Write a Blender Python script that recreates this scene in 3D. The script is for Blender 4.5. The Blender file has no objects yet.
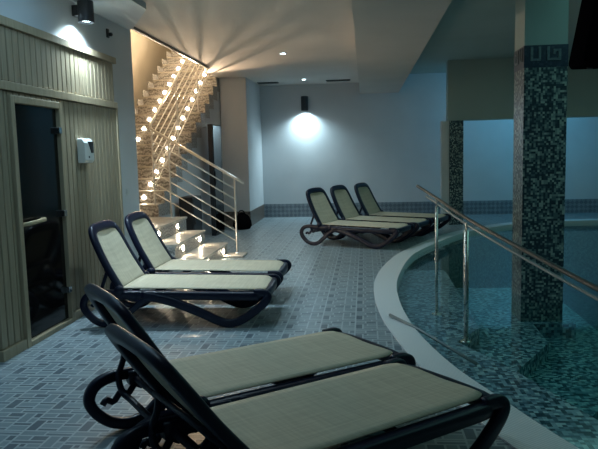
import bpy, bmesh, math, random
from math import sin, cos, pi, radians, sqrt
from mathutils import Vector, Matrix
random.seed(7)
S = bpy.context.scene
COL = S.collection

# ------------------------------------------------------------------ helpers
def link(name, me, m, parent=None):
    o = bpy.data.objects.new(name, me); COL.objects.link(o)
    if m is not None: me.materials.append(m)
    if parent is not None: o.parent = parent
    return o
def obj(name, bm, m, parent=None, smooth=False, bevel=0.0, seg=2, kind=None):
    me = bpy.data.meshes.new(name)
    bmesh.ops.recalc_face_normals(bm, faces=bm.faces)
    bm.to_mesh(me); bm.free()
    if smooth:
        for f in me.polygons: f.use_smooth = True
    o = link(name, me, m, parent)
    if bevel > 0:
        md = o.modifiers.new('bevel', 'BEVEL'); md.width = bevel; md.segments = seg; md.limit_method = 'ANGLE'
        md.angle_limit = radians(40)
    if kind: o['kind'] = kind
    return o
def thing(name, label, cat, loc=(0, 0, 0), rz=0, group=None):
    o = bpy.data.objects.new(name, None); COL.objects.link(o)
    o.empty_display_size = .1
    o.location = loc; o.rotation_euler = (0, 0, rz); o['label'] = label; o['category'] = cat
    if group: o['group'] = group
    return o
def tag(o, label, cat, group=None):
    o['label'] = label; o['category'] = cat
    if group: o['group'] = group
    return o
def B(): return bmesh.new()
def box(bm, x0, x1, y0, y1, z0, z1):
    vs = [bm.verts.new((x, y, z)) for x in (x0, x1) for y in (y0, y1) for z in (z0, z1)]
    for f in ((0, 1, 3, 2), (4, 6, 7, 5), (0, 4, 5, 1), (2, 3, 7, 6), (0, 2, 6, 4), (1, 5, 7, 3)):
        bm.faces.new([vs[i] for i in f])
    return bm
def prism(bm, poly, z0, z1, axis='z'):
    def P(a, b, c):
        return {'z': (a, b, c), 'y': (a, c, b), 'x': (c, a, b)}[axis]
    lo = [bm.verts.new(P(a, b, z0)) for a, b in poly]; hi = [bm.verts.new(P(a, b, z1)) for a, b in poly]
    bm.faces.new(lo[::-1]); bm.faces.new(hi)
    n = len(poly)
    for i in range(n): bm.faces.new([lo[i], lo[(i + 1) % n], hi[(i + 1) % n], hi[i]])
    return bm
def smooth_path(pts, n=6, closed=False):
    P = [Vector(p) for p in pts]; N = len(P); out = []
    rng = range(N) if closed else range(N - 1)
    for i in rng:
        if closed: a, b, c, d = P[(i - 1) % N], P[i], P[(i + 1) % N], P[(i + 2) % N]
        else: a, b, c, d = P[max(i - 1, 0)], P[i], P[i + 1], P[min(i + 2, N - 1)]
        for k in range(n):
            t = k / n
            out.append(.5 * ((2 * b) + (c - a) * t + (2 * a - 5 * b + 4 * c - d) * t * t + (3 * b - a - 3 * c + d) * t ** 3))
    if not closed: out.append(P[-1].copy())
    return out
def sweep(bm, path, nrm, a, b, closed=False, k=12, sq=.55, bf=None):
    """section: half-width a along nrm, half-thickness b across; superellipse"""
    P = [Vector(p) for p in path]; N = len(P); nv = Vector(nrm).normalized(); rings = []
    for i, p in enumerate(P):
        if closed: t = P[(i + 1) % N] - P[(i - 1) % N]
        else: t = P[min(i + 1, N - 1)] - P[max(i - 1, 0)]
        if t.length < 1e-9: t = Vector((1, 0, 0))
        t.normalize(); m = t.cross(nv)
        if m.length < 1e-6: m = Vector((0, 1, 0))
        m.normalize(); q = m.cross(t).normalized()
        bb = b * (bf(i / (N - 1)) if bf else 1)
        r = []
        for j in range(k):
            an = 2 * pi * (j + .5) / k; c, s = cos(an), sin(an)
            c = math.copysign(abs(c) ** sq, c); s = math.copysign(abs(s) ** sq, s)
            r.append(bm.verts.new(p + q * a * c + m * bb * s))
        rings.append(r)
    for i in range(N if closed else N - 1):
        r0, r1 = rings[i], rings[(i + 1) % N]
        for j in range(k): bm.faces.new([r0[j], r0[(j + 1) % k], r1[(j + 1) % k], r1[j]])
    if not closed:
        bm.faces.new(rings[0][::-1]); bm.faces.new(rings[-1])
    return bm
def tube(bm, path, r, k=12):
    P = [Vector(p) for p in path]; N = len(P); rings = []
    for i, p in enumerate(P):
        t = (P[min(i + 1, N - 1)] - P[max(i - 1, 0)]).normalized()
        ref = Vector((0, 0, 1)) if abs(t.z) < .9 else Vector((1, 0, 0))
        m = t.cross(ref).normalized(); q = m.cross(t)
        rings.append([bm.verts.new(p + m * r * cos(2 * pi * j / k) + q * r * sin(2 * pi * j / k)) for j in range(k)])
    for i in range(N - 1):
        for j in range(k): bm.faces.new([rings[i][j], rings[i][(j + 1) % k], rings[i + 1][(j + 1) % k], rings[i + 1][j]])
    bm.faces.new(rings[0][::-1]); bm.faces.new(rings[-1])
    return bm
def lathe(bm, prof, c=(0, 0, 0), k=24, axis='z'):
    rings = []
    for r, z in prof:
        rr = []
        for j in range(k):
            x, y = r * cos(2 * pi * j / k), r * sin(2 * pi * j / k)
            v = (x, y, z) if axis == 'z' else (x, z, y) if axis == 'y' else (z, x, y)
            rr.append(bm.verts.new(Vector(c) + Vector(v)))
        rings.append(rr)
    for i in range(len(rings) - 1):
        for j in range(k): bm.faces.new([rings[i][j], rings[i][(j + 1) % k], rings[i + 1][(j + 1) % k], rings[i + 1][j]])
    bm.faces.new(rings[0][::-1]); bm.faces.new(rings[-1])
    return bm

# ------------------------------------------------------------------ materials
class NT:
    def __init__(s, name, base=(.5, .5, .5), rough=.5, metal=0, spec=.5):
        s.m = bpy.data.materials.new(name); s.m.use_nodes = True
        s.t = s.m.node_tree; s.b = s.t.nodes['Principled BSDF']
        s.b.inputs['Base Color'].default_value = (*base, 1); s.b.inputs['Roughness'].default_value = rough
        s.b.inputs['Metallic'].default_value = metal; s.b.inputs['Specular IOR Level'].default_value = spec
    def n(s, ty, **kw):
        x = s.t.nodes.new(ty)
        for k, v in kw.items(): setattr(x, k, v)
        return x
    def l(s, a, b): s.t.links.new(a, b)
    def math(s, op, a, b=None, c=None):
        x = s.n('ShaderNodeMath', operation=op)
        for i, v in enumerate((a, b, c)):
            if v is None: continue
            if isinstance(v, (int, float)): x.inputs[i].default_value = v
            else: s.l(v, x.inputs[i])
        return x.outputs[0]
    def coord(s): return s.n('ShaderNodeTexCoord').outputs['Object']
    def ramp(s, fac, stops, const=False):
        r = s.n('ShaderNodeValToRGB'); e = r.color_ramp
        if const: e.interpolation = 'CONSTANT'
        while len(e.elements) < len(stops): e.elements.new(.5)
        for i, (p, c) in enumerate(stops): e.elements[i].position = p; e.elements[i].color = (*c, 1)
        s.l(fac, r.inputs[0]); return r.outputs[0]
    def noise(s, scale, detail=3, vec=None, rough=.5):
        x = s.n('ShaderNodeTexNoise'); x.inputs['Scale'].default_value = scale; x.inputs['Detail'].default_value = detail
        x.inputs['Roughness'].default_value = rough
        s.l(vec if vec is not None else s.coord(), x.inputs['Vector']); return x.outputs['Fac']
    def bump(s, h, st=.2, dist=.01):
        x = s.n('ShaderNodeBump'); x.inputs['Strength'].default_value = st; x.inputs['Distance'].default_value = dist
        s.l(h, x.inputs['Height']); s.l(x.outputs[0], s.b.inputs['Normal'])
    def col(s, o): s.l(o, s.b.inputs['Base Color'])

def plaster(name, c, r=.8):
    t = NT(name, c, r, spec=.25)
    f = t.noise(1.3, 4)
    t.col(t.ramp(f, [(.3, tuple(v * .95 for v in c)), (.7, tuple(min(1, v * 1.04) for v in c))]))
    t.bump(t.noise(90, 2), .08, .002)
    return t.m
M = {}
M['wall'] = plaster('painted_wall', (.62, .64, .66))
M['ceil'] = plaster('painted_ceiling', (.66, .61, .56))
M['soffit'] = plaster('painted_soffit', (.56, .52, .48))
M['stairwall'] = plaster('stairwell_paint', (.62, .56, .46))
M['poolwall'] = plaster('pool_wall_paint', (.36, .44, .42))

def mosaic(name, size, stops, rough=.3, off=.0037, grout=None):
    t = NT(name, (.2, .2, .2), rough)
    v = t.n('ShaderNodeVectorMath', operation='ADD'); t.l(t.coord(), v.inputs[0]); v.inputs[1].default_value = (off, off, off)
    sn = t.n('ShaderNodeVectorMath', operation='SNAP'); t.l(v.outputs[0], sn.inputs[0]); sn.inputs[1].default_value = (size,) * 3
    w = t.n('ShaderNodeTexWhiteNoise', noise_dimensions='3D'); t.l(sn.outputs[0], w.inputs['Vector'])
    c = t.ramp(w.outputs['Value'], stops, const=True)
    t.col(c)
    return t
M['mosaic'] = mosaic('column_mosaic', .0215, [(0, (.020, .035, .050)), (.30, (.035, .060, .080)), (.50, (.10, .15, .16)),
                     (.68, (.22, .28, .27)), (.86, (.36, .42, .38))]).m
M['poolmosaic'] = mosaic('pool_mosaic', .03, [(0, (.02, .05, .085)), (.22, (.07, .13, .19)), (.42, (.16, .25, .32)),
                     (.62, (.27, .38, .45)), (.84, (.42, .54, .58))]).m
M['deepmosaic'] = mosaic('deep_pool_mosaic', .03, [(0, (.05, .14, .17)), (.4, (.12, .26, .30)), (.75, (.22, .38, .40))]).m
M['keyblue'] = mosaic('key_band_blue', .0215, [(0, (.008, .02, .05)), (.5, (.014, .03, .065)), (.8, (.025, .045, .08))]).m
M['keylight'] = mosaic('key_band_light', .0215, [(0, (.10, .14, .17)), (.5, (.14, .18, .20))]).m

def floor_mat():
    t = NT('patterned_floor_tile', (.3, .35, .38), .3, spec=.45)
    sep = t.n('ShaderNodeSeparateXYZ'); t.l(t.coord(), sep.inputs[0])
    fx = t.math('FRACT', t.math('DIVIDE', t.math('ADD', sep.outputs[0], 40.11), .315))
    fy = t.math('FRACT', t.math('DIVIDE', t.math('ADD', sep.outputs[1], 40.05), .315))
    R = [(.02, .02, .20, .46, .95), (.24, .36, .33, .46, 1), (.24, .02, .60, .10, .8), (.24, .14, .60, .32, .35), (.37, .36, .60, .46, .4),
         (.64, .02, .98, .20, .35), (.64, .24, .98, .32, .9), (.64, .36, .82, .78, .45), (.86, .36, .98, .55, .35), (.86, .59, .98, .78, .95),
         (.02, .50, .60, .58, .75), (.02, .62, .28, .78, .4), (.32, .62, .60, .78, .85), (.02, .82, .46, .98, .4), (.50, .82, .98, .90, .7), (.50, .94, .98, .98, .4)]
    acc = None
    for x0, y0, x1, y1, s in R:
        a = t.math('LESS_THAN', t.math('ABSOLUTE', t.math('SUBTRACT', fx, (x0 + x1) / 2)), (x1 - x0) / 2)
        b = t.math('LESS_THAN', t.math('ABSOLUTE', t.math('SUBTRACT', fy, (y0 + y1) / 2)), (y1 - y0) / 2)
        q = t.math('MULTIPLY', a, b)
        acc = t.math('MULTIPLY', q, s) if acc is None else t.math('MULTIPLY_ADD', q, s, acc)
    nz = t.noise(3.5, 3)
    f = t.math('MULTIPLY', acc, t.math('ADD', t.math('MULTIPLY', nz, .9), .55))
    t.col(t.ramp(f, [(0, (.42, .48, .50)), (.35, (.25, .31, .34)), (.8, (.15, .19, .22)), (1, (.11, .145, .175))]))
    h = t.math('ADD', t.math('GREATER_THAN', acc, .1), t.math('MULTIPLY', t.noise(14, 2), .8))
    t.bump(h, .35, .004)
    t.l(t.math('ADD', t.math('MULTIPLY', nz, .15), .24), t.b.inputs['Roughness'])
    return t.m
M['floor'] = floor_mat()

def wood(name, c0, c1, rough=.45):
    t = NT(name, c0, rough, spec=.35)
    mp = t.n('ShaderNodeMapping'); mp.inputs['Scale'].default_value = (14, 14, .9); t.l(t.coord(), mp.inputs[0])
    f = t.noise(2.2, 5, mp.outputs[0], .6)
    t.col(t.ramp(f, [(.3, c0), (.7, c1)])); t.bump(f, .1, .003)
    return t.m
M['pine'] = wood('pine_boards', (.27, .21, .14), (.38, .31, .21))
M['pinetrim'] = wood('pine_trim', (.32, .25, .16), (.42, .34, .23))
M['groove'] = NT('dark_groove', (.06, .045, .03), .9).m

def ornate(name, dark, mid, light, sc=22):
    t = NT(name, mid, .32)
    v = t.n('ShaderNodeTexVoronoi', feature='DISTANCE_TO_EDGE'); v.inputs['Scale'].default_value = sc; t.l(t.coord(), v.inputs['Vector'])
    w = t.n('ShaderNodeTexWave', wave_type='RINGS'); w.inputs['Scale'].default_value = sc * .35; w.inputs['Distortion'].default_value = 9
    w.inputs['Detail'].default_value = 2; t.l(t.coord(), w.inputs['Vector'])
    f = t.math('ADD', t.math('MULTIPLY', v.outputs['Distance'], 1.6), t.math('MULTIPLY', w.outputs['Fac'], .55))
    t.col(t.ramp(f, [(.1, dark), (.4, mid), (.85, light)])); t.bump(f, .25, .004)
    return t.m
M['riser'] = ornate('ornate_riser_tile', (.16, .15, .14), (.29, .275, .26), (.50, .48, .45))
M['tread'] = ornate('pale_tread_stone', (.42, .38, .32), (.50, .46, .40), (.55, .51, .45), 6)

def skirting():
    t = NT('diamond_skirting_tile', (.2, .24, .28), .35)
    mp = t.n('ShaderNodeMapping'); mp.inputs['Rotation'].default_value = (0, radians(45), radians(0)); t.l(t.coord(), mp.inputs[0])
    c = t.n('ShaderNodeTexChecker'); c.inputs['Scale'].default_value = 14; t.l(mp.outputs[0], c.inputs[0])
    c.inputs[1].default_value = (.16, .20, .24, 1); c.inputs[2].default_value = (.27, .31, .34, 1)
    mx = t.n('ShaderNodeMixRGB', blend_type='MULTIPLY'); mx.inputs[0].default_value = .6
    t.l(c.outputs[0], mx.inputs[1]); t.l(t.ramp(t.noise(9, 3), [(.3, (.55, .55, .55)), (.7, (1, 1, 1))]), mx.inputs[2])
    t.col(mx.outputs[0]); return t.m
M['skirt'] = skirting()
M['brownskirt'] = ornate('brown_skirting_tile', (.07, .055, .045), (.14, .11, .09), (.20, .16, .13), 12)

def rim_mat():
    t = NT('white_overflow_rim', (.62, .64, .63), .5)
    w = t.n('ShaderNodeTexWave', bands_direction='DIAGONAL'); w.inputs['Scale'].default_value = 22; t.l(t.coord(), w.inputs['Vector'])
    t.col(t.ramp(w.outputs['Fac'], [(0, (.56, .58, .60)), (.35, (.80, .82, .83))])); t.bump(w.outputs['Fac'], .3, .004)
    return t.m
M['rim'] = rim_mat()

def water_mat():
    t = NT('pool_water', (.1, .3, .32), .03)
    nt = t.t; out = nt.nodes['Material Output']
    g = t.n('ShaderNodeBsdfGlossy'); g.inputs['Roughness'].default_value = .05; g.inputs['Color'].default_value = (.9, 1, 1, 1)
    tr = t.n('ShaderNodeBsdfTransparent')
    fr = t.n('ShaderNodeFresnel'); fr.inputs['IOR'].default_value = 1.33
    bp = t.n('ShaderNodeBump'); bp.inputs['Strength'].default_value = .12; bp.inputs['Distance'].default_value = .006
    t.l(t.noise(3, 2), bp.inputs['Height']); t.l(bp.outputs[0], g.inputs['Normal'])
    geo = t.n('ShaderNodeNewGeometry')
    fac = t.math('MULTIPLY', fr.outputs[0], t.math('SUBTRACT', 1.0, geo.outputs['Backfacing']))
    mx = t.n('ShaderNodeMixShader'); t.l(fac, mx.inputs[0]); t.l(tr.outputs[0], mx.inputs[1]); t.l(g.outputs[0], mx.inputs[2])
    t.l(mx.outputs[0], out.inputs[0])
    va = t.n('ShaderNodeVolumeAbsorption'); va.inputs['Color'].default_value = (.12, .72, .66, 1); va.inputs['Density'].default_value = .75
    t.l(va.outputs[0], out.inputs['Volume']); return t.m
M['water'] = water_mat()

def plastic():
    t = NT('navy_resin', (.004, .006, .024), .36, spec=.4)
    t.bump(t.noise(60, 2), .05, .002); return t.m
M['resin'] = plastic()
def fabric():
    t = NT('mesh_sling_fabric', (.42, .43, .32), .8, spec=.15)
    w1 = t.n('ShaderNodeTexWave', bands_direction='X'); w1.inputs['Scale'].default_value = 60; t.l(t.coord(), w1.inputs['Vector'])
    w2 = t.n('ShaderNodeTexWave', bands_direction='Y'); w2.inputs['Scale'].default_value = 60; t.l(t.coord(), w2.inputs['Vector'])
    mp = t.n('ShaderNodeMapping'); mp.inputs['Scale'].default_value = (3, 60, 3); t.l(t.coord(), mp.inputs[0])
    mp2 = t.n('ShaderNodeMapping'); mp2.inputs['Scale'].default_value = (60, 3, 3); t.l(t.coord(), mp2.inputs[0])
    f = t.math('ADD', t.math('MULTIPLY', t.noise(1.2, 2, mp.outputs[0]), .5), t.math('MULTIPLY', t.noise(1.2, 2, mp2.outputs[0]), .5))
    t.col(t.ramp(f, [(.35, (.55, .475, .355)), (.65, (.67, .59, .45))]))
    t.bump(t.math('MULTIPLY', w1.outputs['Fac'], w2.outputs['Fac']), .2, .001)
    return t.m
M['fabric'] = fabric()
def brushed(name, c, r):
    t = NT(name, c, r, 1.0)
    t.l(t.math('ADD', t.math('MULTIPLY', t.noise(30, 2), .1), r - .05), t.b.inputs['Roughness']); return t.m
M['steel'] = brushed('brushed_steel', (.62, .60, .56), .28)
M['rail'] = NT('pale_railing_metal', (.66, .64, .60), .35, .55).m
M['gun'] = NT('dark_rail_metal', (.07, .075, .07), .5, .2).m
M['black'] = NT('black_plastic', (.008, .008, .010), .4).m
M['blackmatte'] = NT('black_matte', (.004, .004, .005), .95, spec=0).m
M['lampgrey'] = NT('dark_lamp_metal', (.05, .055, .065), .35, .6).m
M['lampgrey2'] = NT('dull_grey_metal', (.22, .27, .28), .5, .3).m
M['white'] = NT('white_plastic', (.62, .64, .62), .35).m
M['chrome'] = brushed('chrome', (.7, .7, .7), .15)
M['darkglass'] = NT('smoked_glass', (.007, .006, .006), .10, spec=.25).m
M['woodhandle'] = NT('light_wood_handle', (.55, .42, .26), .4).m
M['cabinet'] = NT('dark_cabinet', (.018, .018, .022), .5).m
M['vent'] = NT('dark_vent', (.05, .06, .06), .6).m
def emit(name, c, s):
    m = bpy.data.materials.new(name); m.use_nodes = True; nt = m.node_tree; nt.nodes.clear()
    e = nt.nodes.new('ShaderNodeEmission'); o = nt.nodes.new('ShaderNodeOutputMaterial')
    e.inputs[0].default_value = (*c, 1); e.inputs[1].default_value = s; nt.links.new(e.outputs[0], o.inputs[0]); return m
M['ledwarm'] = emit('warm_step_light', (1, .83, .60), 140)
M['ledcool'] = emit('cool_lamp_light', (.75, .93, 1), 14)

def light(name, ty, loc, energy, color, rot=None, target=None, **kw):
    d = bpy.data.lights.new(name, ty); d.energy = energy; d.color = color
    for k, v in kw.items(): setattr(d, k, v)
    o = bpy.data.objects.new(name, d); COL.objects.link(o); o.location = loc
    if target is not None: o.rotation_euler = (Vector(target) - Vector(loc)).to_track_quat('-Z', 'Y').to_euler()
    if rot: o.rotation_euler = rot
    return o

# ------------------------------------------------------------------ setting
XW = -2.89           # painted left wall
YB = 15.72           # far wall
inner = [(1.75, 2.0), (1.38, 2.7), (1.06, 3.38), (.83, 4.0), (.62, 4.62), (.46, 5.35), (.38, 6.0), (.34, 6.75), (.36, 7.6), (.46, 8.45), (.60, 9.25), (.80, 10.0), (1.26, 11.1), (1.70, 12.0), (2.25, 12.75), (3.2, 13.6), (4.4, 14.0), (6.6, 14.15)]
outer = [(1.38, 2.0), (1.05, 2.7), (.76, 3.32), (.54, 3.95), (.38, 4.6), (.24, 5.3), (.14, 6.0), (.09, 6.75), (.09, 7.55), (.17, 8.35), (.32, 9.15), (.54, 9.95), (1.04, 11.2), (1.50, 12.1), (2.02, 12.85), (2.95, 13.8), (4.2, 14.25), (6.6, 14.42)]
inn = [(v.x, v.y) for v in smooth_path([(x, y, 0) for x, y in inner], 5)]
out = [(v.x, v.y) for v in smooth_path([(x, y, 0) for x, y in outer], 5)]
# floor: strips left of the rim's outer curve, and the deck behind the pool
bm = B()
prev = None
fl = [(out[0][0], -2.5)] + out
for x, y in fl:
    a = bm.verts.new((-6.2, min(y, YB + .3), 0)); b = bm.verts.new((x, y, 0))
    if prev: bm.faces.new([prev[0], a, b, prev[1]])
    prev = (a, b)
c1 = bm.verts.new((-6.2, 17, 0)); c2 = bm.verts.new((6.6, 17, 0)); bm.faces.new([prev[0], c1, c2, prev[1]])
obj('floor', bm, M['floor'], kind='structure')
# rim
bm = B(); vs = []
for (xi, yi), (xo, yo) in zip(inn, out):
    vs.append([bm.verts.new(p) for p in ((xo, yo, .001), (xo, yo, .012), (xi, yi, .012), (xi, yi, -.16))])
for a, b in zip(vs, vs[1:]):
    for j in range(3): bm.faces.new([a[j], a[j + 1], b[j + 1], b[j]])
obj('trim_1', bm, M['rim'], kind='structure')
# pool basin: ledge, stepped platforms, deep floor
def poly(bm, pts, z, z2=None):
    v = [bm.verts.new((x, y, z)) for x, y in pts]; bm.faces.new(v)
    return bm
iw = [p for p in inn if p[1] <= 9.3]
bm = B()
# ledge polygon: inner curve, back along the ledge's own edge
edge1 = [(1.10, 9.25), (1.12, 9.05), (1.08, 6.21), (.80, 5.74), (1.07, 5.19), (1.44, 4.07), (2.0, 2.9), (2.5, 2.0)]
prism(bm, iw + edge1, -1.25, -.15)
edge2 = [(2.2, 8.75), (2.2, 6.92), (1.76, 6.9), (1.73, 6.22), (1.18, 5.29), (1.43, 4.52)]
prism(bm, [(1.10, 8.75)] + edge2 + [(1.30, 4.50), (1.07, 5.19), (.80, 5.74), (1.08, 6.21)], -1.25, -.30)
prism(bm, [(1.43, 4.52), (1.18, 5.29), (1.73, 6.22), (1.76, 6.9), (2.2, 6.92), (2.2, 8.75), (2.55, 8.75), (2.50, 6.1), (1.75, 4.95)], -1.25, -.45)
prism(bm, [(1.44, 4.07), (1.43, 4.52), (1.75, 4.95), (2.5, 6.1), (3.1, 6.1), (2.6, 4.4), (1.9, 3.1)], -1.25, -.62)
obj('floor_ledge', bm, M['poolmosaic'], kind='structure').name = 'trim_2'
bm = B(); poly(bm, inn + [(6.6, 2.0)], -1.25)
for (x0, y0), (x1, y1) in zip(inn, inn[1:]):
    v = [bm.verts.new(p) for p in ((x0, y0, -1.25), (x1, y1, -1.25), (x1, y1, -.1), (x0, y0, -.1))]; bm.faces.new(v)
obj('trim_3', bm, M['deepmosaic'], kind='structure')
bm = B(); prism(bm, inn[:-1] + [(6.59, 14.14), (6.59, 2.0)], -1.249, -.045)
w = obj('pool_water', bm, M['water'], kind='stuff'); tag(w, 'still teal water filling the curved pool', 'water')

# walls
def wall(name, m, *boxes, kind='structure'):
    bm = B()
    for b in boxes: box(bm, *b)
    return obj(name, bm, m, kind=kind)
wall('wall_left', M['wall'], (XW - .12, XW, -2.5, 8.02, 0, 3.6))
wall('wall_back', M['wall'], (-2.62, 6.6, YB, YB + .12, 0, 3.6))
wall('wall_right', M['poolwall'], (6.6, 6.72, -2.5, YB + .12, -1.3, 3.6))
wall('wall_pier', M['wall'], (-3.07, -2.50, 13.8, YB + .12, 0, 3.2))
wall('wall_stair_outer', M['stairwall'], (-5.05, -4.93, 7.5, 18, 0, 6.2))
wall('wall_stair_near', M['stairwall'], (-4.93, XW - .12, 7.88, 8.02, 0, 6.2))
wall('wall_stair_upper', M['stairwall'], (XW, XW + .1, 7.88, 18, 3.34, 6.2), (-4.93, XW, 18, 18.12, 0, 6.2))
wall('ceiling_stairwell', M['stairwall'], (-5.05, XW, 7.88, 18.12, 6.2, 6.3))
# main ceiling slab with the stairwell opening
bm = B()
prism(bm, [(XW - .12, -2.5), (-.10, -2.5), (-.10, YB + .1), (-3.14, YB + .1), (-3.12, 12.7), (-2.86, 11.9), (-2.86, 8.02), (XW - .12, 8.02)], 3.2, 3.34)
obj('ceiling', bm, M['ceil'], kind='structure')
bm = B(); prism(bm, [(XW, -2.5), (-2.3, -2.5), (-2.3, 6.9), (-2.80, 7.86), (XW, 7.95)], 3.13, 3.2)
obj('ceiling_drop', bm, M['wall'], kind='structure')
bm = B(); box(bm, -.10, .82, -2.5, YB, 2.935, 3.6)
obj('ceiling_beam', bm, M['soffit'], kind='structure')
bm = B(); box(bm, .82, 6.7, -2.5, YB + .1, 3.36, 3.46)
obj('ceiling_pool', bm, M['poolwall'], kind='structure')
# bulkhead over the far side of the pool
wall('wall_bulkhead', M['poolwall'], (1.70, 6.6, 13.6, 13.85, 2.15, 3.36))
wall('trim_4', M['brownskirt'], (-2.90, -2.862, 8.03, 12.0, 3.165, 3.205))
# skirting
wall('baseboard_back', M['skirt'], (-2.5, 6.6, YB - .015, YB, 0, .33))
wall('baseboard_pier', M['brownskirt'], (-3.10, -2.50, 13.785, 13.8, 0, .33), (-2.50, -2.487, 13.785, YB - .015, 0, .33))

# ------------------------------------------------------------------ columns
def column(name, label, x0, x1, y0, y1, z0, zt, zk, z1, group=None):
    t = thing(name, label, 'column', ((x0 + x1) / 2, (y0 + y1) / 2, z0), 0)
    cx, cy = (x0 + x1) / 2, (y0 + y1) / 2
    def bx(nm, a, b, m, g=0):
        bm = B(); box(bm, x0 - cx - g, x1 - cx + g, y0 - cy - g, y1 - cy + g, a - z0, b - z0); return obj(nm, bm, m, t)
    bx('mosaic_shaft', z0, zt, M['mosaic'])
    if zk > zt:
        k = bx('key_band', zt, zk, M['keyblue'], .003)
        bm = B(); s = .018
        yy = y0 - cy - .012; H = zk - zt; zb = zt - z0
        def st(u0, u1, h0, h1):   # front strokes in fractions
            w_ = x1 - x0
            box(bm, x0 - cx + u0 * w_, x0 - cx + u1 * w_, yy, yy + .009, zb + h0 * H, zb + h1 * H)
        def sd(u0, u1, h0, h1):
            w_ = y1 - y0; xx = x0 - cx - .012
            box(bm, xx, xx + .009, y0 - cy + u0 * w_, y0 - cy + u1 * w_, zb + h0 * H, zb + h1 * H)
        for f in (st, sd):
            f(.14, .20, .30, .93); f(.20, .32, .30, .40); f(.32, .38, .30, .93)
            f(.52, .58, .30, .93); f(.58, .84, .30, .40); f(.78, .84, .40, .80); f(.66, .78, .70, .80); f(.66, .71, .58, .70)
        obj('key_pattern', bm, M['keylight'], k)
    if z1 > zk: bx('plaster_head', zk, z1, M['poolwall'], -.002)
    return t
column('mosaic_column', 'thick square mosaic column standing in the pool with a blue key band near its top', 1.65, 2.085, 7.0, 7.44, -.30, 2.385, 2.61, 3.36)
column('mosaic_column', 'slim far mosaic column under the bulkhead behind the pool', 1.74, 2.02, 13.62, 13.84, 0, 2.15, 2.15, 2.15)
bm = B(); box(bm, -.08, .075, -.09, .09, 0, 2.148); o = obj('white_pilaster', bm, M['wall']); o.location = (1.66, 13.74, 0)
tag(o, 'narrow white pilaster joined to the slim far mosaic column', 'pilaster')

# ------------------------------------------------------------------ sauna
sx = -2.83
sa = thing('sauna_cabin', 'pale pine sauna front with a smoked glass door on the left wall', 'sauna', (sx, 6.0, 0))
def sbox(nm, y0, y1, z0, z1, d0, d1, m, par=sa, bev=.004):
    bm = B(); box(bm, d0, d1, y0 - 6, y1 - 6, z0, z1); return obj(nm, bm, m, par, bevel=bev)
def boards(nm, spans, z0, z1):
    bm = B(); bs = .094
    for y0, y1, za in spans:
        y = y0
        while y < y1 - .01:
            e = min(y + bs, y1); box(bm, -.05, -.008, y - 6 + .006, e - 6 - .006, za, z1); y = e
    return obj(nm, bm, M['pine'], sa, bevel=.005, seg=1)
sbox('backing_panel', 4.62, 7.27, 0, 2.68, -.059, -.047, M['groove'], bev=0)
boards('lower_boarding', [(4.64, 4.97, .09), (4.97, 5.87, 2.09), (5.87, 7.26, .09)], .09, 2.12)
boards('upper_boarding', [(4.64, 7.24, 2.2)], 2.2, 2.63)
sbox('top_rail', 4.62, 7.29, 2.63, 2.70, -.055, .015, M['pinetrim'])
sbox('middle_rail', 4.62, 7.28, 2.125, 2.195, -.05, .012, M['pinetrim'])
sbox('base_rail', 4.62, 4.975, 0, .085, -.05, .012, M['pinetrim'])
sbox('base_rail', 5.865, 7.28, 0, .085, -.05, .012, M['pinetrim'])
sbox('corner_post', 7.25, 7.29, .085, 2.125, -.055, .005, M['pinetrim'])
fr = B()
box(fr, -.05, .02, 4.975 - 6, 5.035 - 6, 0, 2.09); box(fr, -.05, .02, 5.805 - 6, 5.865 - 6, 0, 2.09)
box(fr, -.05, .02, 5.035 - 6, 5.805 - 6, 2.03, 2.09); box(fr, -.05, .02, 5.035 - 6, 5.805 - 6, 0, .045)
obj('door_frame', fr, M['pinetrim'], sa, bevel=.006)
sd = sbox('glass_door', 5.04, 5.80, .05, 2.025, -.028, -.018, M['darkglass'], bev=.001)
hd = B(); sweep(hd, smooth_path([(-.018, 5.06 - 6, 1.03), (.03, 5.09 - 6, 1.035), (.045, 5.18 - 6, 1.04), (.045, 5.30 - 6, 1.045), (.03, 5.38 - 6, 1.045), (-.018, 5.41 - 6, 1.045)], 4), (0, 0, 1), .018, .012)
obj('handle', hd, M['woodhandle'], sd, smooth=True)
for z in (1.83, 1.06, .33):
    bm = B(); box(bm, -.02, .026, 5.765 - 6, 5.82 - 6, z - .03, z + .03); obj('hinge', bm, M['chrome'], sd, bevel=.004)
# dispenser
dp = thing('wall_dispenser', 'small white dispenser with a dark window on the pine boards', 'dispenser', (sx + .005, 6.28, 1.52))
bm = B(); prism(bm, [(-.008, 0), (.055, 0), (.075, .03), (.075, .20), (.05, .245), (-.008, .245)], -.11, .11, 'y')
obj('casing', bm, M['white'], dp, bevel=.012, seg=3)
bm = B(); v = [(.078, -.02, .21), (.078, .095, .21), (.078, .095, .11), (.078, .045, .11)]
prism(bm, [(-.035, .215), (.09, .215), (.09, .10), (.035, .10)], .068, .079, 'x'); obj('window', bm, M['black'], dp, bevel=.003)
bm = B(); lathe(bm, [(.012, .074), (.012, .079)], (0, -.02, .06), 12, 'x'); obj('push_button', bm, M['lampgrey'], dp)
# wall sensor
bm = B(); box(bm, 0, .02, -.03, .03, -.05, .05)
o = tag(obj('wall_sensor', bm, M['black'], bevel=.008), 'small black sensor high on the wall beside the corner', 'sensor'); o.location = (XW, 7.25, 2.97)
bm = B(); lathe(bm, [(.022, .02), (.022, .05), (.012, .06)], (0, .01, -.012), 12, 'x'); obj('sensor_lens', bm, M['black'], o)
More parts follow.
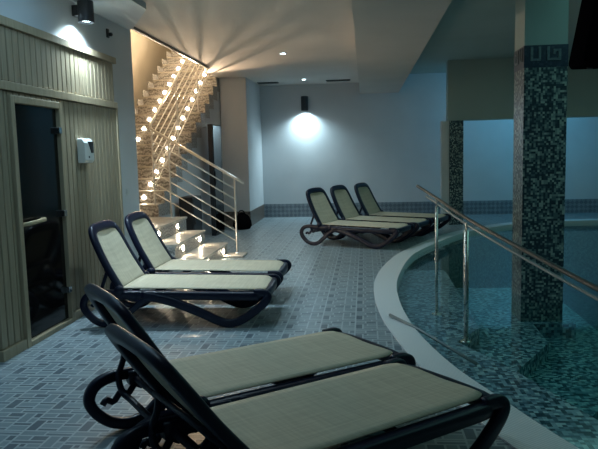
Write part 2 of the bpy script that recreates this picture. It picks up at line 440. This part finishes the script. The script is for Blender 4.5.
# light switch near the corner
bm = B(); box(bm, 0, .01, -.04, .04, -.04, .04)
o = tag(obj('light_switch', bm, M['white'], bevel=.003), 'pale switch plate low on the wall beside the stairs', 'switch'); o.location = (XW, 7.62, 1.15)
bm = B(); box(bm, .01, .014, -.028, .028, -.028, .028); obj('rocker', bm, M['white'], o, bevel=.002)

# ------------------------------------------------------------------ wall lamps
def wall_lamp(label, loc, r, h, axis):
    t = thing('wall_lamp', label, 'lamp', loc, 0)
    bm = B(); prof = [(r * .9, h), (r, h - .01), (r, .0), (r * .9, .0), (r * .88, .03)]
    k = 28; rings = []
    for rr, z in prof: rings.append([bm.verts.new((rr * cos(2 * pi * j / k), rr * sin(2 * pi * j / k), z)) for j in range(k)])
    for i in range(len(rings) - 1):
        for j in range(k): bm.faces.new([rings[i][j], rings[i][(j + 1) % k], rings[i + 1][(j + 1) % k], rings[i + 1][j]])
    bm.faces.new(rings[0])
    obj('shade', bm, M['lampgrey'], t, smooth=True, bevel=.002)
    bm = B(); lathe(bm, [(r * .86, .022), (r * .86, .026)], (0, 0, 0), 24); obj('bulb_disc', bm, M['ledcool'], t)
    bm = B()
    if axis == 'x': box(bm, -r - .05, -r * .8, -.04, .04, h * .3, h * .8)
    else: box(bm, -.04, .04, r * .8, r + .05, h * .3, h * .8)
    obj('bracket', bm, M['black'], t, bevel=.004)
    return t
L1 = (-2.74, 6.36, 2.91)
wall_lamp('dark cylinder wall lamp shining down above the sauna front', L1, .078, .21, 'x')
L2 = (-1.415, 15.58, 2.57)
wall_lamp('dark cylinder wall lamp shining down on the far wall', L2, .085, .34, 'y')
def spot_in(label, x, y, r):
    t = thing('downlight', label, 'ceiling light', (x, y, 3.2))
    bm = B(); lathe(bm, [(r * .8, -.0015), (r * 1.35, -.006), (r * 1.35, .0)], (0, 0, 0), 20); obj('bezel', bm, M['chrome'], t)
    bm = B(); lathe(bm, [(r * .85, -.010), (r * .85, -.006)], (0, 0, 0), 16); obj('lens', bm, M['ledcool'], t)
spot_in('recessed ceiling downlight nearer the camera of the two', -1.31, 10.75, .045)
spot_in('recessed ceiling downlight right above the far wall lamp', -1.33, 14.6, .045)
def vent(label, x0, x1, y):
    bm = B(); box(bm, -(x1 - x0) / 2, (x1 - x0) / 2, -.10, .10, -.012, 0)
    o = tag(obj('ceiling_vent', bm, M['vent'], bevel=.004), label, 'vent'); o.location = ((x0 + x1) / 2, y, 3.2)
    for i in range(5):
        bm = B(); box(bm, -(x1 - x0) / 2 + .02, (x1 - x0) / 2 - .02, -.08 + i * .04, -.07 + i * .04, -.020, -.012); obj('slat', bm, M['vent'], o)
vent('slim dark ceiling vent left of the far downlight', -2.44, -1.95, 15.0)
vent('slim dark ceiling vent right of the far downlight', -.86, -.30, 15.0)

# ------------------------------------------------------------------ staircase
st = thing('staircase', 'lit staircase with ornate tiled risers turning up behind the left wall', 'staircase', (-2.9, 9.0, 0))
ox, oy = -2.9, 9.0
def sobj(nm, bm, m, par=st, **k): return obj(nm, bm, m, par, **k)
def step_light(par, p, d):    # disc on a riser facing direction d
    bm = B(); d = Vector(d)
    ax = 'x' if abs(d.x) > abs(d.y) else 'y'
    sg = d.x if ax == 'x' else d.y
    lathe(bm, [(.034, 0), (.034, .006 * sg), (.001, .007 * sg)], p, 14, ax)
    return obj('step_light', bm, M['ledwarm'], par)
YN, YF = 8.25 - oy, 9.87 - oy
lower = [(-2.17, .2), (-2.52, .4), (-2.86, .6)]
for i, (x, z) in enumerate(lower):
    xe = lower[i + 1][0] if i < 2 else -4.9
    yf = YF if i < 2 else 10.04 - oy
    yn = YN if i < 2 else 8.03 - oy
    bm = B(); box(bm, xe - ox, x - ox, yn, yf, 0 if i else 0, z - .03)
    s_ = sobj('landing' if i == 2 else 'step', bm, M['riser'])
    bm = B(); box(bm, xe - ox - .0, x - ox + .02, yn, yf, z - .03, z); sobj('tread', bm, M['tread'], s_, bevel=.004)
    for yy in ((9.58,) if i == 0 else (8.64, 9.55)) + ((8.64,) if i == 0 else ()):
        step_light(s_, (x - ox, yy - oy, z - .10), (1, 0, 0))
bm = B(); box(bm, -2.17 - ox + .0, -1.86 - ox, 9.55 - oy, 9.93 - oy, 0, .035); sobj('foot_plate', bm, M['tread'], bevel=.006)
# upper flight in its own slightly turned frame
A = radians(-3.5)
def up(u, v, z): # u along flight, v to the left
    return Vector((-3.32 + u * sin(-A) - v * cos(A), 10.04 + u * cos(A) + v * sin(-A), z)) - Vector((ox, oy, 0))
def ubox(bm, u0, u1, v0, v1, z0, z1):
    vs = [bm.verts.new(up(u, v, z)) for u in (u0, u1) for v in (v0, v1) for z in (z0, z1)]
    for f in ((0, 1, 3, 2), (4, 6, 7, 5), (0, 4, 5, 1), (2, 3, 7, 6), (0, 2, 6, 4), (1, 5, 7, 3)): bm.faces.new([vs[i] for i in f])
WID = 1.40; NS = 19
for k in range(NS):
    z = .6 + .2 * (k + 1); u = .30 * k
    bm = B(); ubox(bm, u, u + .31, 0, WID, z - .28 if k > 1 else .6, z - .025)
    s_ = sobj('step', bm, M['riser'])
    bm = B(); ubox(bm, u - .015, u + .30, 0, WID, z - .025, z); sobj('tread', bm, M['tread'], s_)
    for v in (.35, WID - .36):
        bm = B(); rr = []
        for j in range(12):
            a = 2 * pi * j / 12; rr.append(bm.verts.new(up(u - .006, v + .031 * cos(a), z - .10 + .031 * sin(a))))
        c = [bm.verts.new(up(u + .004, v + .031 * cos(2 * pi * j / 12), z - .10 + .031 * sin(2 * pi * j / 12))) for j in range(12)]
        bm.faces.new(rr)
        for j in range(12): bm.faces.new([rr[j], rr[(j + 1) % 12], c[(j + 1) % 12], c[j]])
        obj('step_light', bm, M['ledwarm'], s_)
# tiled stepped skirting on the right-hand side and along the left wall
bm = B()
for k in range(NS - 5):
    z = .6 + .2 * (k + 1); ubox(bm, .30 * k, .30 * k + .30, -.012, -.001, z - .29 if k > 1 else .6, z + .0)
sobj('side_skirting', bm, M['riser'])
bm = B()
for k in range(NS):
    z = .6 + .2 * (k + 1); ubox(bm, .30 * k - .01, .30 * k + .29, WID - .012, WID + .01, z, z + .13)
sobj('wall_skirting', bm, M['riser'])
# spandrel wall under the flight
bm = B()
n = 14; prev = None
pl = [(0.0, 0), (4.0, 0), (4.0, 3.17), (0.0, .52)]
vs = [[bm.verts.new(up(u, v, z)) for u, z in pl] for v in (.004, .10)]
bm.faces.new(vs[0][::-1]); bm.faces.new(vs[1])
for i in range(4): bm.faces.new([vs[0][i], vs[0][(i + 1) % 4], vs[1][(i + 1) % 4], vs[1][i]])
sobj('spandrel_wall', bm, M['wall'])

# ------------------------------------------------------------------ stair railing
rl = thing('stair_railing', 'steel stair railing with six slanting bars and a round handrail', 'railing', (-2.0, 9.8, 0))
rx, ry = -2.0, 9.8
def V(x, y, z): return Vector((x - rx, y - ry, z))
cor = (-3.30, 9.98)
def zline(x, z0): return z0 + (-2.0 - x) * .605
bm = B(); tube(bm, [V(-1.86, 9.80, 1.13), V(-2.0, 9.80, 1.215), V(-3.30, 9.80, zline(-3.30, 1.215))], .021); obj('handrail', bm, M['rail'], rl, smooth=True)
hz = zline(-3.30, 1.215)
def upr(u, v, z): q = up(u, v, z) + Vector((ox, oy, 0)); return V(q.x, q.y, q.z)
bm = B(); tube(bm, [V(-3.30, 9.80, hz), upr(.0, .05, hz + .08), upr(4.6, .05, hz + .08 + 4.6 * .667)], .021); obj('handrail', bm, M['rail'], rl, smooth=True)
for zb in (1.04, .88, .72, .55, .39, .23):
    bm = B(); tube(bm, [V(-2.0, 9.80, zb), V(-3.28, 9.80, zline(-3.28, zb))], .010, 8)
    obj('rail_bar', bm, M['rail'], rl, smooth=True)
    z0 = zline(-3.28, zb)
    bm = B(); tube(bm, [V(-3.28, 9.80, z0), upr(.0, .05, z0 + .06), upr(4.6, .05, z0 + .06 + 4.6 * .667)], .010, 8)
    obj('rail_bar', bm, M['rail'], rl, smooth=True)
for x, z0 in ((-2.0, .035), (-3.02, .6)):
    bm = B(); tube(bm, [V(x, 9.80, z0), V(x, 9.80, zline(x, 1.20))], .014, 10)
    lathe(bm, [(.04, z0), (.04, z0 + .012), (.016, z0 + .02)], (x - rx, 0, 0), 14); obj('post', bm, M['rail'], rl, smooth=True)
for u in (.02, 1.25, 2.45, 3.65):
    k = int(u / .3) + 1; zt = .6 + .2 * k
    p0 = upr(u, .05, zt); p1 = upr(u, .05, hz + .08 + u * .667)
    bm = B(); tube(bm, [p0, p1], .014, 10); obj('post', bm, M['rail'], rl)

# ------------------------------------------------------------------ things by the stairs
def cab(nm, label, cat, x, y, w, d, h, face):
    t = thing(nm, label, cat, (x, y, 0), radians(-3.5))
    bm = B(); box(bm, -d / 2, d / 2, -w / 2, w / 2, 0, h); obj('body', bm, M['cabinet'], t, bevel=.008)
    bm = B(); box(bm, d / 2, d / 2 + .012, -w / 2 + .02, w / 2 - .02, .05, h - .03); f = obj('door', bm, face, t, bevel=.004)
    bm = B(); box(bm, d / 2 + .012, d / 2 + .03, -w / 2 + .05, -w / 2 + .065, h * .45, h * .58); obj('handle', bm, M['lampgrey'], f)
    return t
cab('low_cabinet', 'low black cabinet behind the stair railing', 'cabinet', -3.06, 11.05, .50, .24, .86, M['cabinet'])
cab('tall_cabinet', 'tall narrow dark cabinet with a glossy door behind the railing', 'cabinet', -2.93, 12.55, .60, .09, 2.16, M['darkglass'])
bm = B()
prof = [(.001, 0), (.16, 0), (.20, .06), (.19, .16), (.14, .26), (.06, .32), (.001, .33)]
lathe(bm, prof, (0, 0, 0), 20)
for v in bm.verts:
    a = math.atan2(v.co.y, v.co.x); v.co *= 1 + .07 * sin(3 * a + 4 * v.co.z) ; v.co.z = max(0, v.co.z)
o = tag(obj('black_bag', bm, M['blackmatte'], smooth=True), 'lumpy black bag on the floor against the white pier', 'bag'); o.location = (-2.60, 13.35, 0)
bm = B(); tube(bm, smooth_path([(-.07, 0, .29), (-.05, .0, .37), (.0, 0, .39), (.05, 0, .37), (.07, 0, .29)], 4), .012, 8)
obj('bag_handle', bm, M['blackmatte'], o, smooth=True)

# ------------------------------------------------------------------ pool handrails
def P0(Y): return .73 - .152 * (Y - 6.73)
ph = thing('pool_handrail', 'metal double handrail on two posts sloping over the pool steps', 'handrail', (.73, 6.73, -.15))
def W(x, y, z): return Vector((x - .73, y - 6.73, z + .15))
pts = [(P0(7.57), 7.57, 1.155), (P0(6.73), 6.73, 1.073), (P0(5.74), 5.74, .965), (P0(4.5), 4.5, .875), (P0(3.0), 3.0, .785)]
bm = B(); tube(bm, [W(*p) for p in smooth_path(pts, 4)], .016); obj('top_rail', bm, M['gun'], ph, smooth=True)
pts2 = [(x + .012, y, z - .062) for x, y, z in [(P0(7.2), 7.2, 1.12)] + pts[1:]]
bm = B(); tube(bm, [W(*p) for p in smooth_path(pts2, 4)], .011); obj('lower_rail', bm, M['lampgrey2'], ph, smooth=True)
for y, zt, r in ((6.73, .985, .016), (5.74, .86, .022)):
    bm = B(); x = P0(y); tube(bm, [W(x, y, -.15), W(x, y, zt)], r)
    lathe(bm, [(.05, 0), (.05, .012), (r, .02)], (x - .73, y - 6.73, 0), 16)
    q = obj('post', bm, M['steel'], ph, smooth=True)
    bm = B(); tube(bm, [W(x, y, zt - .01), W(x, y, zt + .07)], .008, 8); obj('bracket', bm, M['steel'], q)
pl_ = B(); tube(pl_, [(0, 0, .022), (.22, -.38, .0), (.62, -1.06, -.09)], .014)
o = tag(obj('metal_pole', pl_, M['lampgrey2'], smooth=True), 'thin pale metal pole lying across the white rim into the water', 'pole'); o.location = (.215, 5.98, .014)

# ------------------------------------------------------------------ hanging box
hb = thing('hanging_screen', 'black angular screen housing hanging at the upper right', 'screen', (1.34, 4.5, 2.07))
bm = B(); prism(bm, [(0, .03), (.02, 0), (1.0, 0), (1.0, .56), (.13, .56), (.075, .44)], -.30, 0, 'y'); obj('housing', bm, M['blackmatte'], hb, bevel=.01)
bm = B(); box(bm, .10, .94, -.306, -.30, .06, .50); obj('panel', bm, M['black'], hb)
bm = B(); tube(bm, [(.5, -.15, .56), (.5, -.15, 3.36 - 2.07)], .03); obj('ceiling_bracket', bm, M['black'], hb)
for x in (.10, .25, .9):
    bm = B(); lathe(bm, [(.018, -.012), (.018, .002)], (x, -.12, 0), 12); obj('foot_knob', bm, M['black'], hb)

# ------------------------------------------------------------------ sun loungers
Lf = 1.36
def make_lounger(label, ang=63.6):
    t = thing('sun_lounger', label, 'sun lounger')
    R_ = M['resin']
    # seat frame: plan ring, slightly higher at the hinge
    zc = lambda u: .338 - .022 * u / Lf
    hw = .352
    ring = [(-.14, hw), (.2, hw), (.8, hw), (1.18, hw), (1.285, hw - .02), (1.33, hw - .075), (1.345, .12), (1.345, -.12), (1.33, -hw + .075), (1.285, -hw + .02), (1.18, -hw), (.8, -hw), (.2, -hw), (-.14, -hw)]
    path = smooth_path([(u, v, zc(u) - .030 + (.006 if u > 1.3 else 0)) for u, v in ring], 5)
    bm = B(); sweep(bm, path, (0, 0, 1), .040, .040, k=14, sq=.5)
    for u in (-.10, .06, .72): sweep(bm, [(u, -hw, zc(u) - .03), (u, hw, zc(u) - .03)], (0, 0, 1), .016, .022)
    obj('seat_frame', bm, R_, t, smooth=True)
    # sling seat
    def sheet(bm, grid, th, nz):
        n, m_ = len(grid), len(grid[0])
        top = [[bm.verts.new(p) for p in r] for r in grid]; bot = [[bm.verts.new(Vector(p) - Vector(nz) * th) for p in r] for r in grid]
        for i in range(n - 1):
            for j in range(m_ - 1):
                bm.faces.new([top[i][j], top[i][j + 1], top[i + 1][j + 1], top[i + 1][j]])
                bm.faces.new([bot[i][j], bot[i + 1][j], bot[i + 1][j + 1], bot[i][j + 1]])
        for i in range(n - 1):
            for j in (0, m_ - 1): bm.faces.new([top[i][j], top[i + 1][j], bot[i + 1][j], bot[i][j]])
        for j in range(m_ - 1):
            for i in (0, n - 1): bm.faces.new([top[i][j], top[i][j + 1], bot[i][j + 1], bot[i][j]])
    us = [-.01 + 1.16 * i / 12 for i in range(13)] + [1.18, 1.215, 1.25, 1.28, 1.305, 1.322, 1.332]
    grid = []
    for u in us:
        h = .334
        if u > 1.19: h = .334 - .12 * (1 - sqrt(max(0, 1 - ((u - 1.19) / .145) ** 2)))
        row = []
        for j in range(13):
            s = -1 + j / 6; z = zc(u) + .037 - .010 * (1 - s * s) - .006 * abs(s) ** 6
            if u > 1.28: z -= .25 * (u - 1.28)
            row.append((u, s * h, z))
        grid.append(row)
    bm = B(); sheet(bm, grid, .006, (0, 0, 1)); obj('seat_sling', bm, M['fabric'], t, smooth=True)
    # backrest
    Lb = .632; e = Vector((-cos(radians(ang)), 0, sin(radians(ang)))); nb = Vector((e.z, 0, -e.x))   # nb faces the sitter
    def bp(s, v, off=0.0): return Vector((-.005, 0, .352)) + e * s + Vector((0, v, 0)) + nb * (off - .03 * sin(pi * min(1, max(0, s / Lb))) * .6 - .02 * max(0, s / Lb - .7))
    lp = [(-.05, .338), (.1, .338), (.3, .328), (.46, .313), (.54, .296), (.595, .262), (.622, .19), (.630, .09)]
    loop = lp + [(.632, 0)] + [(a_, -b_) for a_, b_ in lp[::-1]]
    bm = B(); sweep(bm, smooth_path([bp(s, v) for s, v in loop], 5), nb, .026, .046, k=14, sq=.55)
    obj('backrest_frame', bm, R_, t, smooth=True)
    grid = []
    for i in range(19):
        s = .0 + (Lb - .012) * i / 18
        h = .326 - .035 * (s / Lb) ** 1.5
        if s > .52: h -= .12 * (1 - sqrt(max(0, 1 - ((s - .52) / .105) ** 2)))
        grid.append([tuple(bp(s, h * (-1 + j / 6), .023 - .02 * (1 - (-1 + j / 6) ** 2))) for j in range(13)])
    bm = B(); sheet(bm, grid, .006, nb); obj('backrest_sling', bm, M['fabric'], t, smooth=True)
    bm = B(); sweep(bm, [bp(.22, -.33, -.03), bp(.22, .33, -.03)], nb, .014, .02); obj('back_crossbar', bm, R_, t, smooth=True)
    for sgn in (-1, 1):
        y = sgn * .372
        # front leg: a long V with a rounded foot, running up into the nose of the frame
        pth = smooth_path([(.20, y, .305), (.46, y, .25), (.72, y, .15), (.88, y, .075), (.97, y, .044), (1.06, y, .048), (1.16, y, .095), (1.27, y, .175), (1.345, y, .245), (1.365, y * .99, .29), (1.33, y * .97, .316), (1.24, y * .95, .316)], 5)
        bm = B(); sweep(bm, pth, (0, 1, 0), .026, .042, k=12, sq=.5, bf=lambda q: 1.0 - .12 * q); obj('leg', bm, R_, t, smooth=True)
        # rear leg: closed loop under the backrest, running on to the rail
        pth = smooth_path([(.34, y, .30), (.20, y, .245), (.07, y, .14), (-.03, y, .06), (-.13, y, .034), (-.24, y, .06), (-.33, y, .14), (-.36, y, .22), (-.32, y, .295), (-.22, y, .328), (-.08, y, .325), (.05, y, .315), (.15, y, .31)], 5)
        bm = B(); sweep(bm, pth, (0, 1, 0), .026, .032, k=12, sq=.5); obj('leg', bm, R_, t, smooth=True)
        # ratchet bar with teeth
        yy = sgn * .325
        pth = []
        for i in range(25):
            q = i / 24; pth.append((-.30 + .34 * q, yy, .19 + .12 * q + .016 * sin(q * pi * 8)))
        bm = B(); sweep(bm, pth, (0, 1, 0), .012, .018, k=8); obj('ratchet_bar', bm, R_, t, smooth=True)
        # hinge knuckle
        bm = B(); lathe(bm, [(.001, -.028), (.040, -.026), (.046, 0), (.040, .026), (.001, .028)], (-.01, sgn * .378, .352), 16, 'y'); obj('hinge_knuckle', bm, R_, t, smooth=True)
    # support bail
    a1, a2 = bp(.20, .33, -.03), bp(.20, -.33, -.03)
    bm = B(); sweep(bm, smooth_path([a1, Vector((-.17, .33, .42)), Vector((-.20, .33, .33)), Vector((-.19, .30, .25)), Vector((-.17, .2, .225)), Vector((-.17, -.2, .225)), Vector((-.19, -.30, .25)), Vector((-.20, -.33, .33)), Vector((-.17, -.33, .42)), a2], 5), (0, .02, 1), .016, .016)
    obj('support_bail', bm, R_, t, smooth=True)
    return t
def place(o, fx, fy, deg):
    a = radians(deg); o.location = (fx - Lf * cos(a), fy - Lf * sin(a), 0); o.rotation_euler = (0, 0, a)
def copy_lounger(src, label):
    r = src.copy(); COL.objects.link(r); r['label'] = label
    for c in list(src.children):
        d = c.copy(); COL.objects.link(d); d.parent = r
    return r
grp = 'cream and navy sun loungers'
first = make_lounger('nearest sun lounger, its cream seat ending by the white pool rim at the bottom', 53.5)
first['group'] = grp
place(first, .43, 3.47, 40)
second = make_lounger('second nearest sun lounger, directly behind the nearest one', 57)
second['group'] = grp
place(second, .02, 4.13, 38.5)
third = make_lounger('nearer lounger of the pair beside the sauna and the lit stairs')
third['group'] = grp
place(third, -.90, 6.03, 1)
for lab, fx, fy, dg in [
    ('farther lounger of the pair in front of the lit stairs', -.90, 6.93, 0),
    ('nearest of the three loungers by the far wall, leftmost in the row', .63, 10.54, -24),
    ('middle one of the three loungers by the far wall', 1.01, 11.30, -23.5),
    ('farthest of the three loungers by the far wall, rightmost in the row', 1.44, 12.06, -22.5)]:
    place(copy_lounger(third, lab), fx, fy, dg)

# ------------------------------------------------------------------ lights
cool = (.62, .86, 1.0)
light('sauna_lamp_spot', 'SPOT', (L1[0], L1[1], L1[2] + .012), 240, cool, target=(L1[0] - .12, L1[1], 2.0), spot_size=radians(145), spot_blend=.9, shadow_soft_size=.06)
light('far_lamp_spot', 'SPOT', (L2[0], L2[1], L2[2] + .015), 190, (.62, .88, .98), target=(L2[0], L2[1] + .05, 0), spot_size=radians(145), spot_blend=.9, shadow_soft_size=.06)
q = up(2.96, .36, 2.71) + Vector((ox, oy, 0))
light('step_glow_boost', 'SPOT', q, 240, (1, .72, .47), target=q + Vector((.25, -1, .50)), spot_size=radians(112), spot_blend=.7, shadow_soft_size=.012)  # added spot, strengthens the step discs' glow and streaks the ceiling
for x, y, e in ((-1.31, 10.75, 110), (-1.33, 14.6, 60), (-1.31, 6.8, 75), (-1.31, 2.4, 15)):
    light('downlight_beam', 'SPOT', (x, y, 3.17), e, (.60, .87, .98), target=(x, y, 0), spot_size=radians(130), spot_blend=.9, shadow_soft_size=.06)
light('pool_niche_light', 'AREA', (3.6, 14.0, 2.9), 26, (.15, .55, .85), target=(3.3, 15.72, 1.2), shape='RECTANGLE', size=2.4, size_y=.3)
light('overhead_fill', 'AREA', (-2.0, 4.2, 3.05), 16, (.42, .76, 1.0), target=(-2.0, 4.3, 0), shape='RECTANGLE', size=1.2, size_y=3)  # unseen area light, added as bluish fill over the foreground
light('pool_fill', 'AREA', (3.6, 7, 3.33), 46, (.32, .82, .76), target=(3.6, 7, 0), shape='RECTANGLE', size=3, size_y=8)  # added teal fill above the pool, no fitting modelled
light('stairwell_light', 'POINT', (-3.9, 13.0, 5.2), 140, (1, .80, .56), shadow_soft_size=.2)
w = bpy.data.worlds.new('World'); S.world = w; w.use_nodes = True
w.node_tree.nodes['Background'].inputs[0].default_value = (.30, .52, .62, 1); w.node_tree.nodes['Background'].inputs[1].default_value = .07

# ------------------------------------------------------------------ camera
F = Vector((-0.10276046424275984, 0.9885591807869349, -0.11041301132781631)); X = Vector((0.9946219645273109, 0.10067284376658155, -0.024333643536923175)); U = Vector((0.01293965488121902, 0.11231974274282096, 0.9935878626079032))
cd = bpy.data.cameras.new('camera'); cd.sensor_width = 36; cd.lens = 644.6 / 598 * 36; cd.clip_start = .05
cam = bpy.data.objects.new('camera', cd); COL.objects.link(cam); S.camera = cam
m3 = Matrix((X, U, -F)).transposed(); cam.matrix_world = Matrix.Translation((0, 0, 1.57)) @ m3.to_4x4()
S.view_settings.view_transform = 'Standard'; S.view_settings.look = 'None'; S.view_settings.exposure = .15; S.view_settings.gamma = 1
S.view_settings.use_curve_mapping = False
